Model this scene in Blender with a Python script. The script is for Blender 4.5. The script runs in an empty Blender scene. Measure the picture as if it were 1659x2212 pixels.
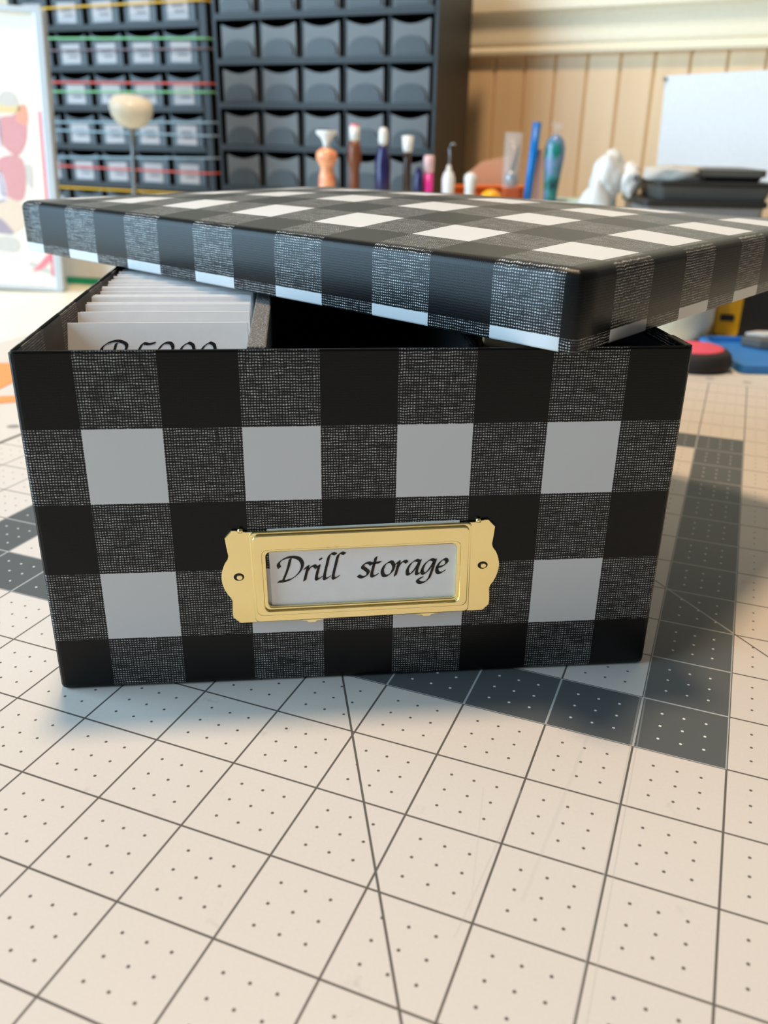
import bpy, bmesh, math, random
from mathutils import Vector, Matrix
random.seed(7)
S = 0.0254                       # every length below is in inches
scene = bpy.context.scene
COL = scene.collection
PI = math.pi

# ------------------------------------------------------------------ camera, world, lights, exposure
cam_d = bpy.data.cameras.new('camera')
cam = bpy.data.objects.new('camera', cam_d); COL.objects.link(cam)
scene.camera = cam
cam_d.sensor_fit = 'VERTICAL'; cam_d.sensor_height = 36.0
cam_d.lens = 1858.3 / 2212 * 36.0
cam_d.clip_start = 0.01; cam_d.clip_end = 50
fw = Vector((0.09765, 0.90933, -0.40446)); rt = Vector((0.99488, -0.09984, 0.01574)); up = Vector((0.02606, 0.40392, 0.91442))
cam.matrix_world = Matrix((
    (rt.x, up.x, -fw.x, 2.964 * S), (rt.y, up.y, -fw.y, -9.095 * S), (rt.z, up.z, -fw.z, 6.321 * S), (0, 0, 0, 1)))
cam_d.dof.use_dof = True
cam_d.dof.focus_distance = 10.3 * S
cam_d.dof.aperture_fstop = 14.0

world = bpy.data.worlds.new('room_light'); scene.world = world; world.use_nodes = True
bg = world.node_tree.nodes['Background']
bg.inputs[0].default_value = (1.0, 0.98, 0.95, 1); bg.inputs[1].default_value = 0.13

def area(name, loc, target, size, power, color, shape='DISK', size_y=None):
    d = bpy.data.lights.new(name, 'AREA'); d.shape = shape; d.size = size * S
    if size_y: d.size_y = size_y * S
    d.energy = power; d.color = color
    o = bpy.data.objects.new(name, d); COL.objects.link(o)
    o.location = Vector(loc) * S
    o.rotation_euler = (Vector(target) - Vector(loc)).to_track_quat('-Z', 'Y').to_euler()
    return o
area('ceiling_lamp', (-0.5, 12.0, 62), (4, 3, 0), 7.5, 20.0, (1.0, 0.74, 0.49))
area('window_daylight', (-50, 3, 20), (6, 12, 2), 50, 46.0, (0.50, 0.77, 1.0), 'RECTANGLE', 50)

vs = scene.view_settings
vs.view_transform = 'Standard'; vs.look = 'None'; vs.exposure = 0.0; vs.gamma = 1.0; vs.use_curve_mapping = False

# ------------------------------------------------------------------ materials
def lin(c):
    return tuple((x / 12.92 if x <= 0.04045 else ((x + 0.055) / 1.055) ** 2.4) for x in (v / 255 for v in c))
class NT:
    def __init__(s, name):
        s.m = bpy.data.materials.new(name); s.m.use_nodes = True; s.t = s.m.node_tree
        s.b = s.t.nodes['Principled BSDF']
    def n(s, typ, **kw):
        nd = s.t.nodes.new(typ)
        for k, v in kw.items(): setattr(nd, k, v)
        return nd
    def link(s, a, b): s.t.links.new(a, b)
    def math(s, op, a, b=None, c=None):
        nd = s.n('ShaderNodeMath', operation=op)
        for i, v in enumerate((a, b, c)):
            if v is None: continue
            if isinstance(v, (int, float)): nd.inputs[i].default_value = v
            else: s.link(v, nd.inputs[i])
        return nd.outputs[0]
    def mix(s, f, a, b):
        nd = s.n('ShaderNodeMix', data_type='RGBA')
        for sock, v in ((nd.inputs[0], f), (nd.inputs[6], a), (nd.inputs[7], b)):
            if isinstance(v, (int, float)): sock.default_value = v
            elif isinstance(v, tuple): sock.default_value = (*v, 1)
            else: s.link(v, sock)
        return nd.outputs[2]
    def step(s, v, lo, hi):
        nd = s.n('ShaderNodeMapRange', interpolation_type='SMOOTHSTEP'); s.link(v, nd.inputs[0])
        nd.inputs[1].default_value = lo; nd.inputs[2].default_value = hi
        return nd.outputs[0]
    def noise(s, vec, scale, detail=3, rough=.5):
        nd = s.n('ShaderNodeTexNoise'); nd.inputs['Scale'].default_value = scale; nd.inputs['Detail'].default_value = detail
        nd.inputs['Roughness'].default_value = rough
        if vec is not None: s.link(vec, nd.inputs['Vector'])
        return nd.outputs['Fac']
    def bump(s, h, strength=.2, dist=.0005):
        nd = s.n('ShaderNodeBump'); nd.inputs['Strength'].default_value = strength; nd.inputs['Distance'].default_value = dist
        s.link(h, nd.inputs['Height']); s.link(nd.outputs[0], s.b.inputs['Normal'])

def plain(name, rgb, rough=.5, metal=0, var=.06, nscale=200, alpha=1, trans=0, bump=0, spec=.5, ior=1.45, emit=None):
    t = NT(name); c = lin(rgb)
    co = t.n('ShaderNodeTexCoord')
    f = t.noise(co.outputs['Object'], nscale)
    dk = tuple(x * (1 - var) for x in c); lt = tuple(min(1, x * (1 + var)) for x in c)
    t.link(t.mix(f, dk, lt), t.b.inputs['Base Color'])
    t.b.inputs['Roughness'].default_value = rough; t.b.inputs['Metallic'].default_value = metal
    t.b.inputs['Specular IOR Level'].default_value = spec; t.b.inputs['IOR'].default_value = ior
    t.b.inputs['Alpha'].default_value = alpha; t.b.inputs['Transmission Weight'].default_value = trans
    if bump: t.bump(t.noise(co.outputs['Object'], nscale * 3), bump, .0004)
    return t.m

def gingham():
    t = NT('gingham_paper')
    uv = t.n('ShaderNodeUVMap'); sp = t.n('ShaderNodeSeparateXYZ'); t.link(uv.outputs[0], sp.inputs[0])
    u, v = sp.outputs[0], sp.outputs[1]
    lu = t.math('GREATER_THAN', t.math('FLOORED_MODULO', u, 2), 1)
    lv = t.math('GREATER_THAN', t.math('FLOORED_MODULO', v, 2), 1)
    both = t.math('MULTIPLY', lu, lv); anyl = t.math('MAXIMUM', lu, lv)
    n1 = t.noise(uv.outputs[0], 9, 2); n2 = t.noise(uv.outputs[0], 9.7, 2)
    # slubby thread irregularity: stretched noises
    mp = t.n('ShaderNodeMapping'); t.link(uv.outputs[0], mp.inputs[0]); mp.inputs['Scale'].default_value = (3, 26, 1)
    nh = t.noise(mp.outputs[0], 1, 2, .6)
    mp2 = t.n('ShaderNodeMapping'); t.link(uv.outputs[0], mp2.inputs[0]); mp2.inputs['Scale'].default_value = (26, 3, 1)
    nv = t.noise(mp2.outputs[0], 1, 2, .6)
    K = 28.0
    su = t.math('ADD', t.math('MULTIPLY', u, K), t.math('MULTIPLY', n1, 1.0))
    sv = t.math('ADD', t.math('MULTIPLY', v, K), t.math('MULTIPLY', n2, 1.0))
    du = t.math('SUBTRACT', t.math('FRACT', su), .5); dv = t.math('SUBTRACT', t.math('FRACT', sv), .5)
    d = t.math('SQRT', t.math('ADD', t.math('MULTIPLY', du, du), t.math('MULTIPLY', t.math('MULTIPLY', dv, dv), 1.9)))
    dot = t.math('SUBTRACT', 1, t.step(d, .17, .44))
    amp = t.math('MULTIPLY', t.step(nh, .28, .62), t.step(nv, .22, .55))
    grain = t.n('ShaderNodeTexWhiteNoise', noise_dimensions='2D')
    cv = t.n('ShaderNodeCombineXYZ'); t.link(t.math('FLOOR', su), cv.inputs[0]); t.link(t.math('FLOOR', sv), cv.inputs[1]); t.link(cv.outputs[0], grain.inputs[0])
    amp = t.math('MULTIPLY', amp, t.math('MULTIPLY_ADD', grain.outputs[0], .6, .55))
    w = t.math('MULTIPLY', dot, t.math('ADD', amp, .08))
    K0 = lin((10, 10, 11)); WV = lin((205, 205, 203)); WH = lin((214, 215, 216))
    base = t.mix(t.math('MULTIPLY', w, anyl), t.mix(anyl, K0, lin((20, 20, 21))), WV)
    t.link(t.mix(both, base, WH), t.b.inputs['Base Color'])
    t.b.inputs['Roughness'].default_value = .36; t.b.inputs['Specular IOR Level'].default_value = .24
    t.bump(t.math('MULTIPLY', dot, t.math('SUBTRACT', 1.05, both)), .10, .0002)
    return t.m
GING = gingham()

def mat_print():
    t = NT('cutting_mat_print')
    uv = t.n('ShaderNodeUVMap'); sp = t.n('ShaderNodeSeparateXYZ'); t.link(uv.outputs[0], sp.inputs[0])
    x, y = sp.outputs[0], sp.outputs[1]
    def line(v, w):
        d = t.math('ABSOLUTE', t.math('SUBTRACT', t.math('FRACT', t.math('ADD', v, .5)), .5))
        return t.math('SUBTRACT', 1, t.step(d, w * .5 - .003, w * .5 + .003))
    def lineat(expr, w):
        d = t.math('ABSOLUTE', expr)
        return t.math('SUBTRACT', 1, t.step(d, w * .5 - .003, w * .5 + .003))
    ing = t.math('MULTIPLY', t.math('LESS_THAN', y, 18.02), t.math('GREATER_THAN', x, -8.02))
    g = t.math('MAXIMUM', line(x, .024), line(y, .024))
    g = t.math('MULTIPLY', g, ing)
    dg = lineat(t.math('MULTIPLY', t.math('SUBTRACT', t.math('ADD', x, t.math('MULTIPLY', y, .57735)), 2.965), .866), .026)
    dg2 = lineat(t.math('MULTIPLY', t.math('SUBTRACT', t.math('ADD', x, y), 11.03), .7071), .024)
    bold = lineat(t.math('ADD', x, 8.05), .10)
    lines = t.math('MAXIMUM', t.math('MAXIMUM', g, bold), t.math('MAXIMUM', dg, dg2))
    def q(v):
        f = t.math('FRACT', v); f4 = t.math('MULTIPLY', f, 4)
        d = t.math('MULTIPLY', t.math('SUBTRACT', t.math('FRACT', t.math('ADD', f4, .5)), .5), .25)
        ok = t.math('MULTIPLY', t.math('GREATER_THAN', f4, .5), t.math('LESS_THAN', f4, 3.5))
        return d, ok
    dx, ox = q(x); dy, oy = q(y)
    dd = t.math('SQRT', t.math('ADD', t.math('MULTIPLY', dx, dx), t.math('MULTIPLY', dy, dy)))
    dots = t.math('MULTIPLY', t.math('SUBTRACT', 1, t.step(dd, .014, .020)), t.math('MULTIPLY', t.math('MULTIPLY', ox, oy), ing))
    def rect(x0, x1, y0, y1):
        a = t.math('MULTIPLY', t.math('GREATER_THAN', x, x0), t.math('LESS_THAN', x, x1))
        return t.math('MULTIPLY', a, t.math('MULTIPLY', t.math('GREATER_THAN', y, y0), t.math('LESS_THAN', y, y1)))
    band = t.math('SUBTRACT', rect(-5, 7, 1, 13), rect(-4, 6, 2, 12))
    # ruler marks past the end of the grid
    ex = t.math('SUBTRACT', t.math('FRACT', t.math('ADD', x, .5)), .5)
    tick = t.math('SQRT', t.math('ADD', t.math('POWER', t.math('DIVIDE', ex, .16), 2), t.math('POWER', t.math('DIVIDE', t.math('SUBTRACT', y, 18.5), .17), 2)))
    tick = t.math('MULTIPLY', t.math('SUBTRACT', 1, t.step(tick, .6, 1)), .45)
    ey = t.math('SUBTRACT', t.math('FRACT', t.math('ADD', y, .5)), .5)
    tick2 = t.math('SQRT', t.math('ADD', t.math('POWER', t.math('DIVIDE', ey, .16), 2), t.math('POWER', t.math('DIVIDE', t.math('ADD', x, 8.6), .2), 2)))
    tick2 = t.math('MULTIPLY', t.math('SUBTRACT', 1, t.step(tick2, .6, 1)), .7)
    n = t.noise(uv.outputs[0], 1.3, 4, .6); n2 = t.noise(uv.outputs[0], 5.5, 3, .6)
    smudge = t.math('MULTIPLY', t.math('MULTIPLY', t.step(n, .60, .74), t.step(n2, .52, .68)), .35)
    base = t.mix(t.noise(uv.outputs[0], 30, 3), lin((210, 200, 190)), lin((217, 208, 198)))
    base = t.mix(smudge, base, lin((150, 146, 142)))
    INK = lin((92, 86, 80)); LT = lin((176, 178, 176))
    c = t.mix(t.math('MAXIMUM', lines, t.math('MAXIMUM', t.math('MAXIMUM', tick, tick2), dots)), base, INK)
    cb = t.mix(lines, lin((84, 88, 89)), LT); cb = t.mix(dots, cb, lin((225, 225, 222)))
    c = t.mix(band, c, cb)
    # a few long knife scratches
    sc = None
    for (x0, y0, x1, y1, w, a) in ((5.97, 2.0, 5.99, -2.6, .016, .35), (6.03, 2.0, 6.10, -3.4, .012, .35), (5.0, -.2, 4.9, -2.2, .016, .25), (4.62, -.3, 4.95, -1.9, .012, .2), (5.5, 1.0, 5.35, -1.6, .03, .16)):
        L = math.hypot(x1 - x0, y1 - y0); ux, uy = (x1 - x0) / L, (y1 - y0) / L
        px = t.math('SUBTRACT', x, x0); py = t.math('SUBTRACT', y, y0)
        al = t.math('ADD', t.math('MULTIPLY', px, ux), t.math('MULTIPLY', py, uy))
        ac = t.math('ABSOLUTE', t.math('SUBTRACT', t.math('MULTIPLY', px, uy), t.math('MULTIPLY', py, ux)))
        m = t.math('MULTIPLY', t.math('SUBTRACT', 1, t.step(ac, w * .3, w)), t.math('MULTIPLY', t.math('GREATER_THAN', al, 0), t.math('LESS_THAN', al, L)))
        m = t.math('MULTIPLY', m, a); sc = m if sc is None else t.math('MAXIMUM', sc, m)
    c = t.mix(sc, c, lin((176, 172, 168)))
    t.link(c, t.b.inputs['Base Color'])
    t.b.inputs['Roughness'].default_value = .5; t.b.inputs['Specular IOR Level'].default_value = .35
    t.bump(t.noise(uv.outputs[0], 60, 2), .06, .0003)
    return t.m

def gold_mat():
    t = NT('polished_brass')
    co = t.n('ShaderNodeTexCoord')
    f = t.noise(co.outputs['Object'], 60, 2)
    t.link(t.mix(f, lin((246, 224, 150)), lin((253, 238, 182))), t.b.inputs['Base Color'])
    t.b.inputs['Metallic'].default_value = 1; t.b.inputs['Roughness'].default_value = .2
    # hairline scuffs
    n = t.noise(co.outputs['Object'], 34, 1); d = t.math('ABSOLUTE', t.math('SUBTRACT', n, .5))
    t.bump(t.math('ADD', t.math('MULTIPLY', t.step(d, 0, .012), .6), t.noise(co.outputs['Object'], 25, 1)), .03, .0006)
    return t.m

def foam_mat(name, rgb):
    t = NT(name); co = t.n('ShaderNodeTexCoord'); c = lin(rgb)
    vo = t.n('ShaderNodeTexVoronoi'); vo.inputs['Scale'].default_value = 1500; t.link(co.outputs['Object'], vo.inputs['Vector'])
    t.link(t.mix(vo.outputs['Distance'], tuple(x * .5 for x in c), tuple(x * 1.5 for x in c)), t.b.inputs['Base Color'])
    t.b.inputs['Roughness'].default_value = .95; t.b.inputs['Specular IOR Level'].default_value = .1
    t.bump(vo.outputs['Distance'], .6, .0006)
    return t.m

def wood_mat():
    t = NT('beige_wood_board'); co = t.n('ShaderNodeTexCoord')
    oi = t.n('ShaderNodeObjectInfo')
    mp = t.n('ShaderNodeMapping'); t.link(co.outputs['Object'], mp.inputs[0]); mp.inputs['Scale'].default_value = (60, 60, 4)
    add = t.n('ShaderNodeVectorMath', operation='ADD'); t.link(mp.outputs[0], add.inputs[0])
    cm = t.n('ShaderNodeCombineXYZ'); t.link(t.math('MULTIPLY', oi.outputs['Random'], 40), cm.inputs[2]); t.link(cm.outputs[0], add.inputs[1])
    f = t.noise(add.outputs[0], 1, 4, .6)
    c = t.mix(f, lin((222, 184, 138)), lin((246, 212, 168)))
    c = t.mix(t.math('MULTIPLY', oi.outputs['Random'], .35), c, lin((250, 222, 180)))
    t.link(c, t.b.inputs['Base Color']); t.b.inputs['Roughness'].default_value = .45
    return t.m

def resin(name, cols, rough=.15, scale=60):
    t = NT(name); co = t.n('ShaderNodeTexCoord'); f = t.noise(co.outputs['Object'], scale, 3, .6)
    r = t.n('ShaderNodeValToRGB'); t.link(f, r.inputs[0]); e = r.color_ramp.elements
    e[0].position = .3; e[1].position = .7; e[0].color = (*lin(cols[0]), 1); e[1].color = (*lin(cols[-1]), 1)
    for i, c in enumerate(cols[1:-1]):
        k = e.new(.3 + .4 * (i + 1) / (len(cols) - 1)); k.color = (*lin(c), 1)
    t.link(r.outputs[0], t.b.inputs['Base Color']); t.b.inputs['Roughness'].default_value = rough
    return t.m

MATP = mat_print(); GOLD = gold_mat(); WOOD = wood_mat()
M = dict(
    table=plain('cream_laminate', (238, 234, 214), .4), floor=plain('grey_floor', (150, 140, 128), .7),
    wallp=plain('cream_wall_paint', (226, 212, 186), .7), trim=plain('ivory_gloss_paint', (246, 232, 202), .35),
    card=plain('white_card', (246, 246, 247), .55), cardb=plain('warm_white_card', (226, 220, 210), .55), ink=plain('black_ink', (22, 21, 22), .5, var=.02),
    black=plain('black_liner', (16, 16, 17), .6), kraft=plain('kraft_board', (206, 172, 128), .7, bump=.1),
    blackplastic=plain('black_cabinet_plastic', (22, 21, 20), .45), drawer=plain('smoky_drawer_plastic', (86, 82, 78), .3),
    drawer_dark=plain('dark_drawer_plastic', (40, 41, 42), .3), pull=plain('dark_pull_plastic', (46, 46, 45), .35), gap=plain('drawer_cavity', (18, 19, 20), .7),  # pull plastic is a darker grey than the smoky drawer face
    label=plain('paper_label', (176, 172, 174), .6), codeink=plain('grey_label_ink', (120, 116, 122), .6),
    white=plain('white_plastic', (232, 230, 226), .35), ivory=plain('ivory_plastic', (246, 240, 222), .3), steel=plain('grey_metal', (160, 164, 168), .3, metal=.7),
    paper=plain('white_paper_sheet', (238, 240, 243), .6), frost=plain('frosted_plastic', (250, 244, 222), .45, trans=.12, ior=1.2),
    clear=plain('clear_plastic', (226, 230, 232), .08, alpha=.14), blue=plain('blue_straw_plastic', (0, 110, 186), .3), bluetray=plain('blue_tray_plastic', (56, 130, 206), .4),
    yellow=plain('yellow_plastic', (240, 186, 20), .35), blk=plain('matte_black_plastic', (30, 30, 32), .5), rubber=plain('black_rubber', (38, 36, 36), .7), red=plain('red_felt', (226, 84, 104), .8),
    orange=plain('orange_plastic', (238, 110, 30), .35), amber=plain('amber_ball', (255, 172, 30), .3), terra=plain('terracotta_block', (196, 96, 52), .5),
    orangepaper=plain('orange_paper', (246, 150, 84), .6), peach=plain('peach_sheet', (232, 186, 150), .6), green=plain('green_band', (0, 152, 108), .4), bagm=plain('white_plastic_bag', (232, 232, 228), .3, alpha=.86),
    silverframe=plain('silver_frame', (196, 198, 200), .35, metal=.25), sheet=plain('cream_print_paper', (240, 226, 210), .55), redspine=plain('red_spine', (216, 106, 112), .5),
    tray=plain('dark_grey_tray', (92, 88, 82), .5), traydark=plain('black_tray_rim', (42, 40, 36), .5), smoke=plain('smoky_clear_bin', (140, 146, 152), .25, alpha=.7), glove=plain('pale_grey_plastic_bag', (196, 190, 180), .5),
    tealtray=plain('pale_teal_mat', (190, 222, 214), .5), pinkm=plain('magenta_plastic', (226, 50, 150), .3), pinkc=plain('pale_pink_cap', (232, 190, 190), .3), brownm=plain('brown_wood_barrel', (124, 70, 44), .3), foamg=foam_mat('grey_foam', (118, 116, 114)), foamk=foam_mat('black_foam', (30, 30, 31)),
    cred=plain('red_elastic', (222, 96, 90), .5), cyel=plain('yellow_elastic', (232, 180, 50), .5), cgrn=plain('green_elastic', (130, 196, 140), .5), cblu=plain('pale_blue_elastic', (150, 176, 190), .5), cpnk=plain('mauve_elastic', (120, 104, 112), .5),
    p1=plain('print_rose', (214, 150, 150), .6), p2=plain('print_orange', (244, 160, 134), .6), p3=plain('print_lilac', (226, 214, 222), .6), p4=plain('print_grey', (206, 196, 186), .6), p5=plain('print_gold', (226, 198, 146), .6), p6=plain('print_pink', (240, 130, 142), .6), p7=plain('print_tan', (226, 200, 178), .6), p8=plain('print_plum', (168, 150, 160), .6),
    RO=resin('coral_swirl_resin', [(244, 84, 40), (255, 180, 130), (240, 60, 60)], .15, 55), RT=resin('teal_swirl_resin', [(20, 60, 70), (40, 130, 124), (120, 140, 180), (30, 120, 110)], .12, 45), RN=resin('navy_resin', [(26, 24, 60), (50, 46, 96)], .12, 50), RK=resin('dark_brown_resin', [(40, 28, 24), (70, 50, 40)], .15, 50),
)

# ------------------------------------------------------------------ mesh helpers (inches)
def new_bm(): return bmesh.new()
def finish(name, bm, mat, parent=None, loc=(0, 0, 0), rot=(0, 0, 0), smooth=False, bevel=0, seg=2):
    for v in bm.verts: v.co *= S
    bmesh.ops.recalc_face_normals(bm, faces=bm.faces[:])
    me = bpy.data.meshes.new(name); bm.to_mesh(me); bm.free()
    if smooth:
        for p in me.polygons: p.use_smooth = True
    me.materials.append(mat)
    return put(name, me, parent, loc, rot, bevel, seg)
def put(name, me, parent=None, loc=(0, 0, 0), rot=(0, 0, 0), bevel=0, seg=2):
    o = bpy.data.objects.new(name, me); COL.objects.link(o)
    o.location = Vector(loc) * S; o.rotation_euler = rot
    if parent: o.parent = parent
    if bevel:
        b = o.modifiers.new('bevel', 'BEVEL'); b.width = bevel * S; b.segments = seg; b.limit_method = 'ANGLE'; b.angle_limit = math.radians(40)
    return o
def tag(o, label, cat, group=None, kind=None):
    if label: o['label'] = label
    if cat: o['category'] = cat
    if group: o['group'] = group
    if kind: o['kind'] = kind
    return o
def empty(name, loc=(0, 0, 0), rz=0):
    o = bpy.data.objects.new(name, None); COL.objects.link(o); o.empty_display_size = .02
    o.location = Vector(loc) * S; o.rotation_euler = (0, 0, rz); return o
def box(bm, x0, x1, y0, y1, z0, z1):
    vs = [bm.verts.new((x, y, z)) for z in (z0, z1) for y in (y0, y1) for x in (x0, x1)]
    for f in ((0, 1, 3, 2), (4, 6, 7, 5), (0, 4, 5, 1), (2, 3, 7, 6), (0, 2, 6, 4), (1, 5, 7, 3)): bm.faces.new([vs[i] for i in f])
    return vs
def lathe(bm, prof, n=24, cx=0, cy=0, cap=True):
    rings = []
    for r, z in prof:
        if r < 1e-6: rings.append([bm.verts.new((cx, cy, z))])
        else: rings.append([bm.verts.new((cx + r * math.cos(2 * PI * i / n), cy + r * math.sin(2 * PI * i / n), z)) for i in range(n)])
    for a, b in zip(rings, rings[1:]):
        if len(a) == 1 and len(b) == 1: continue
        for i in range(n):
            j = (i + 1) % n
            if len(a) == 1: bm.faces.new((a[0], b[i], b[j]))
            elif len(b) == 1: bm.faces.new((a[i], a[j], b[0]))
            else: bm.faces.new((a[i], a[j], b[j], b[i]))
    if cap:
        if len(rings[0]) > 1: bm.faces.new(rings[0][::-1])
        if len(rings[-1]) > 1: bm.faces.new(rings[-1])
def tube(bm, pts, r, n=10):
    pts = [Vector(p) for p in pts]; rings = []
    rr = r if isinstance(r, (list, tuple)) else [r] * len(pts)
    for i, p in enumerate(pts):
        d = (pts[min(i + 1, len(pts) - 1)] - pts[max(i - 1, 0)]).normalized()
        a = d.cross(Vector((0, 0, 1)) if abs(d.z) < .9 else Vector((1, 0, 0))).normalized(); b = d.cross(a)
        rings.append([bm.verts.new(p + rr[i] * (a * math.cos(2 * PI * k / n) + b * math.sin(2 * PI * k / n))) for k in range(n)])
    for a, b in zip(rings, rings[1:]):
        for k in range(n): bm.faces.new((a[k], a[(k + 1) % n], b[(k + 1) % n], b[k]))
    bm.faces.new(rings[0]); bm.faces.new(rings[-1][::-1])
def prism(bm, poly, y0, y1):
    """polygon in (x,z) extruded along y"""
    a = [bm.verts.new((x, y0, z)) for x, z in poly]; b = [bm.verts.new((x, y1, z)) for x, z in poly]
    n = len(poly)
    bm.faces.new(a); bm.faces.new(b[::-1])
    for i in range(n): bm.faces.new((a[i], b[i], b[(i + 1) % n], a[(i + 1) % n]))
def prism_z(bm, poly, z0, z1):
    a = [bm.verts.new((x, y, z0)) for x, y in poly]; b = [bm.verts.new((x, y, z1)) for x, y in poly]
    n = len(poly); bm.faces.new(a[::-1]); bm.faces.new(b)
    for i in range(n): bm.faces.new((a[i], a[(i + 1) % n], b[(i + 1) % n], b[i]))
def ring_prism(bm, outer, inner, y0, y1):
    """outer and inner loops with the same number of points, extruded along y"""
    n = len(outer)
    L = [[bm.verts.new((x, y, z)) for x, z in p] for p in (outer, inner) for y in (y0, y1)]
    o0, o1, i0, i1 = L
    for k in range(n):
        j = (k + 1) % n
        bm.faces.new((o0[k], o0[j], i0[j], i0[k])); bm.faces.new((o1[k], i1[k], i1[j], o1[j]))
        bm.faces.new((o0[k], o1[k], o1[j], o0[j])); bm.faces.new((i0[k], i0[j], i1[j], i1[k]))
def rrect(x0, x1, z0, z1, r, k=5):
    out = []
    for cx, cz, a0 in ((x1 - r, z0 + r, -90), (x1 - r, z1 - r, 0), (x0 + r, z1 - r, 90), (x0 + r, z0 + r, 180)):
        for i in range(k + 1):
            a = math.radians(a0 + 90 * i / k); out.append((cx + r * math.cos(a), cz + r * math.sin(a)))
    return out

# broad-nib lettering --------------------------------------------------
GLY = {
 'D': (1.5, [[(.52, 1.5), (.45, .8), (.28, .03)], [(-.02, .95), (-.1, 1.22), (.12, 1.5), (.55, 1.63), (1.0, 1.5), (1.24, 1.1), (1.15, .6), (.8, .18), (.42, .02), (.05, .0)]]),
 'r': (.62, [[(-.08, .78), (.06, .95), (.04, .5), (0, 0)], [(.03, .5), (.2, .85), (.4, .97), (.52, .86)]]),
 'i': (.46, [[(-.08, .78), (.06, .95), (.03, .5), (.02, .12), (.12, .02), (.3, .16)], [(.08, 1.42), (.13, 1.38)]]),
 'l': (.5, [[(.44, 1.66), (.26, 1.74), (.1, 1.58), (.05, 1.1), (.0, .2), (.1, .02), (.3, .16)]]),
 's': (.66, [[(.58, .84), (.4, .98), (.16, .9), (.1, .7), (.3, .52), (.46, .34), (.4, .1), (.16, .0), (-.06, .12)]]),
 't': (.58, [[(.1, 1.32), (.05, .7), (.03, .16), (.14, .02), (.36, .15)], [(-.14, .92), (.1, .93), (.38, .98)]]),
 'o': (.82, [[(.36, .98), (.12, .78), (.02, .4), (.14, .06), (.36, .02), (.58, .26), (.64, .62), (.5, .92), (.34, .97)]]),
 'a': (.86, [[(.62, .9), (.4, .98), (.14, .74), (.02, .34), (.1, .04), (.28, .1), (.5, .5), (.64, .94)], [(.66, .96), (.58, .4), (.58, .1), (.68, .02), (.84, .16)]]),
 'g': (.82, [[(.62, .9), (.4, .98), (.14, .74), (.02, .34), (.1, .04), (.28, .1), (.5, .5), (.64, .94)], [(.66, .96), (.6, .3), (.5, -.3), (.26, -.58), (-.04, -.56), (-.12, -.36), (.1, -.24)]]),
 'e': (.68, [[(.06, .42), (.36, .5), (.54, .74), (.42, .96), (.2, .84), (.04, .5), (.08, .14), (.26, .01), (.5, .16)]]),
 ' ': (1.0, []),
 'B': (1.35, [[(.5, 1.5), (.42, .8), (.28, .03)], [(-.02, .95), (-.1, 1.25), (.12, 1.52), (.55, 1.64), (.95, 1.45), (.92, 1.1), (.6, .88), (.45, .85)], [(.5, .86), (.95, .75), (1.05, .4), (.75, .08), (.3, 0)]]),
 '5': (.95, [[(.85, 1.52), (.6, 1.46), (.3, 1.46), (.18, .9), (.45, .95), (.66, .7), (.6, .3), (.3, .02), (.0, .08)]]),
 '2': (.95, [[(.12, 1.2), (.3, 1.48), (.6, 1.5), (.74, 1.2), (.55, .75), (.2, .3), (.0, .05), (.3, .1), (.75, .04)]]),
 '0': (.95, [[(.45, 1.52), (.2, 1.3), (.06, .75), (.15, .15), (.4, 0), (.65, .25), (.78, .8), (.68, 1.35), (.45, 1.52)]]),
}
def spline(pts, k=8):
    P = [Vector(p) for p in pts]
    if len(P) < 3: return P
    P = [P[0] * 2 - P[1]] + P + [P[-1] * 2 - P[-2]]; out = []
    for i in range(1, len(P) - 2):
        for j in range(k):
            t = j / k; a, b, c, d = P[i - 1], P[i], P[i + 1], P[i + 2]
            out.append(.5 * ((2 * b) + (c - a) * t + (2 * a - 5 * b + 4 * c - d) * t * t + (3 * b - a - 3 * c + d) * t ** 3))
    return out + [P[-2]]
def lettering(name, text, xh, width, mat, parent, loc, rot=(0, 0, 0), nib=.23, shear=.16):
    bm = new_bm(); x = 0; e = .0006; quads = []
    nv = Vector((math.cos(.7), math.sin(.7))) * nib * .5; nt = Vector((-nv.y, nv.x)) * .16
    for ch in text:
        w, strokes = GLY[ch]
        for st in strokes:
            pts = [Vector((p.x + shear * p.y + x, p.y)) for p in spline(st)]
            for a, b in zip(pts, pts[1:]):
                d = (b - a); d = d.normalized() * nib * .06 if d.length else nt
                s = nt if nt.dot(d) > 0 else -nt
                quads.append((a + nv - s, a - nv - s, b - nv + s, b + nv + s))
        x += w
    k = width / x if width else xh
    for i, q in enumerate(quads):
        y = -e * (i % 7)
        bm.faces.new([bm.verts.new((p.x * k, y, p.y * xh)) for p in q])
    return finish(name, bm, mat, parent, loc, rot)

# ------------------------------------------------------------------ the room
WY = -.64; WP = (12.4, 37.0)                       # the back wall: a point on it and its bearing
def wpt(s, out, z): return (WP[0] + s * math.cos(WY) + out * math.sin(WY), WP[1] + s * math.sin(WY) - out * math.cos(WY), z)
TZ = -.08                                          # table surface (the mat is 0.08 thick)
fl = new_bm(); box(fl, -90, 90, -90, 80, -30, -29)
tag(finish('floor', fl, M['floor']), None, None, kind='structure')
wb = new_bm(); box(wb, -75, 30.5, .3, 3, -29, 62)
wall = finish('wall_back', wb, M['wallp'], None, (*WP, 0), (0, 0, WY)); tag(wall, None, None, kind='structure')
pk = new_bm(); box(pk, -.76, .76, 0, .31, -28.9, 10.2)
plank_mesh = None
for i in range(-26, 19):
    if plank_mesh is None:
        p0 = finish('plank', pk, WOOD, wall, (.57 + i * 1.54 + .77, 0, 0), bevel=.09, seg=1); plank_mesh = p0.data
    else: put('plank', plank_mesh, wall, (.57 + i * 1.54 + .77, 0, 0), bevel=.09, seg=1)
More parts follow.
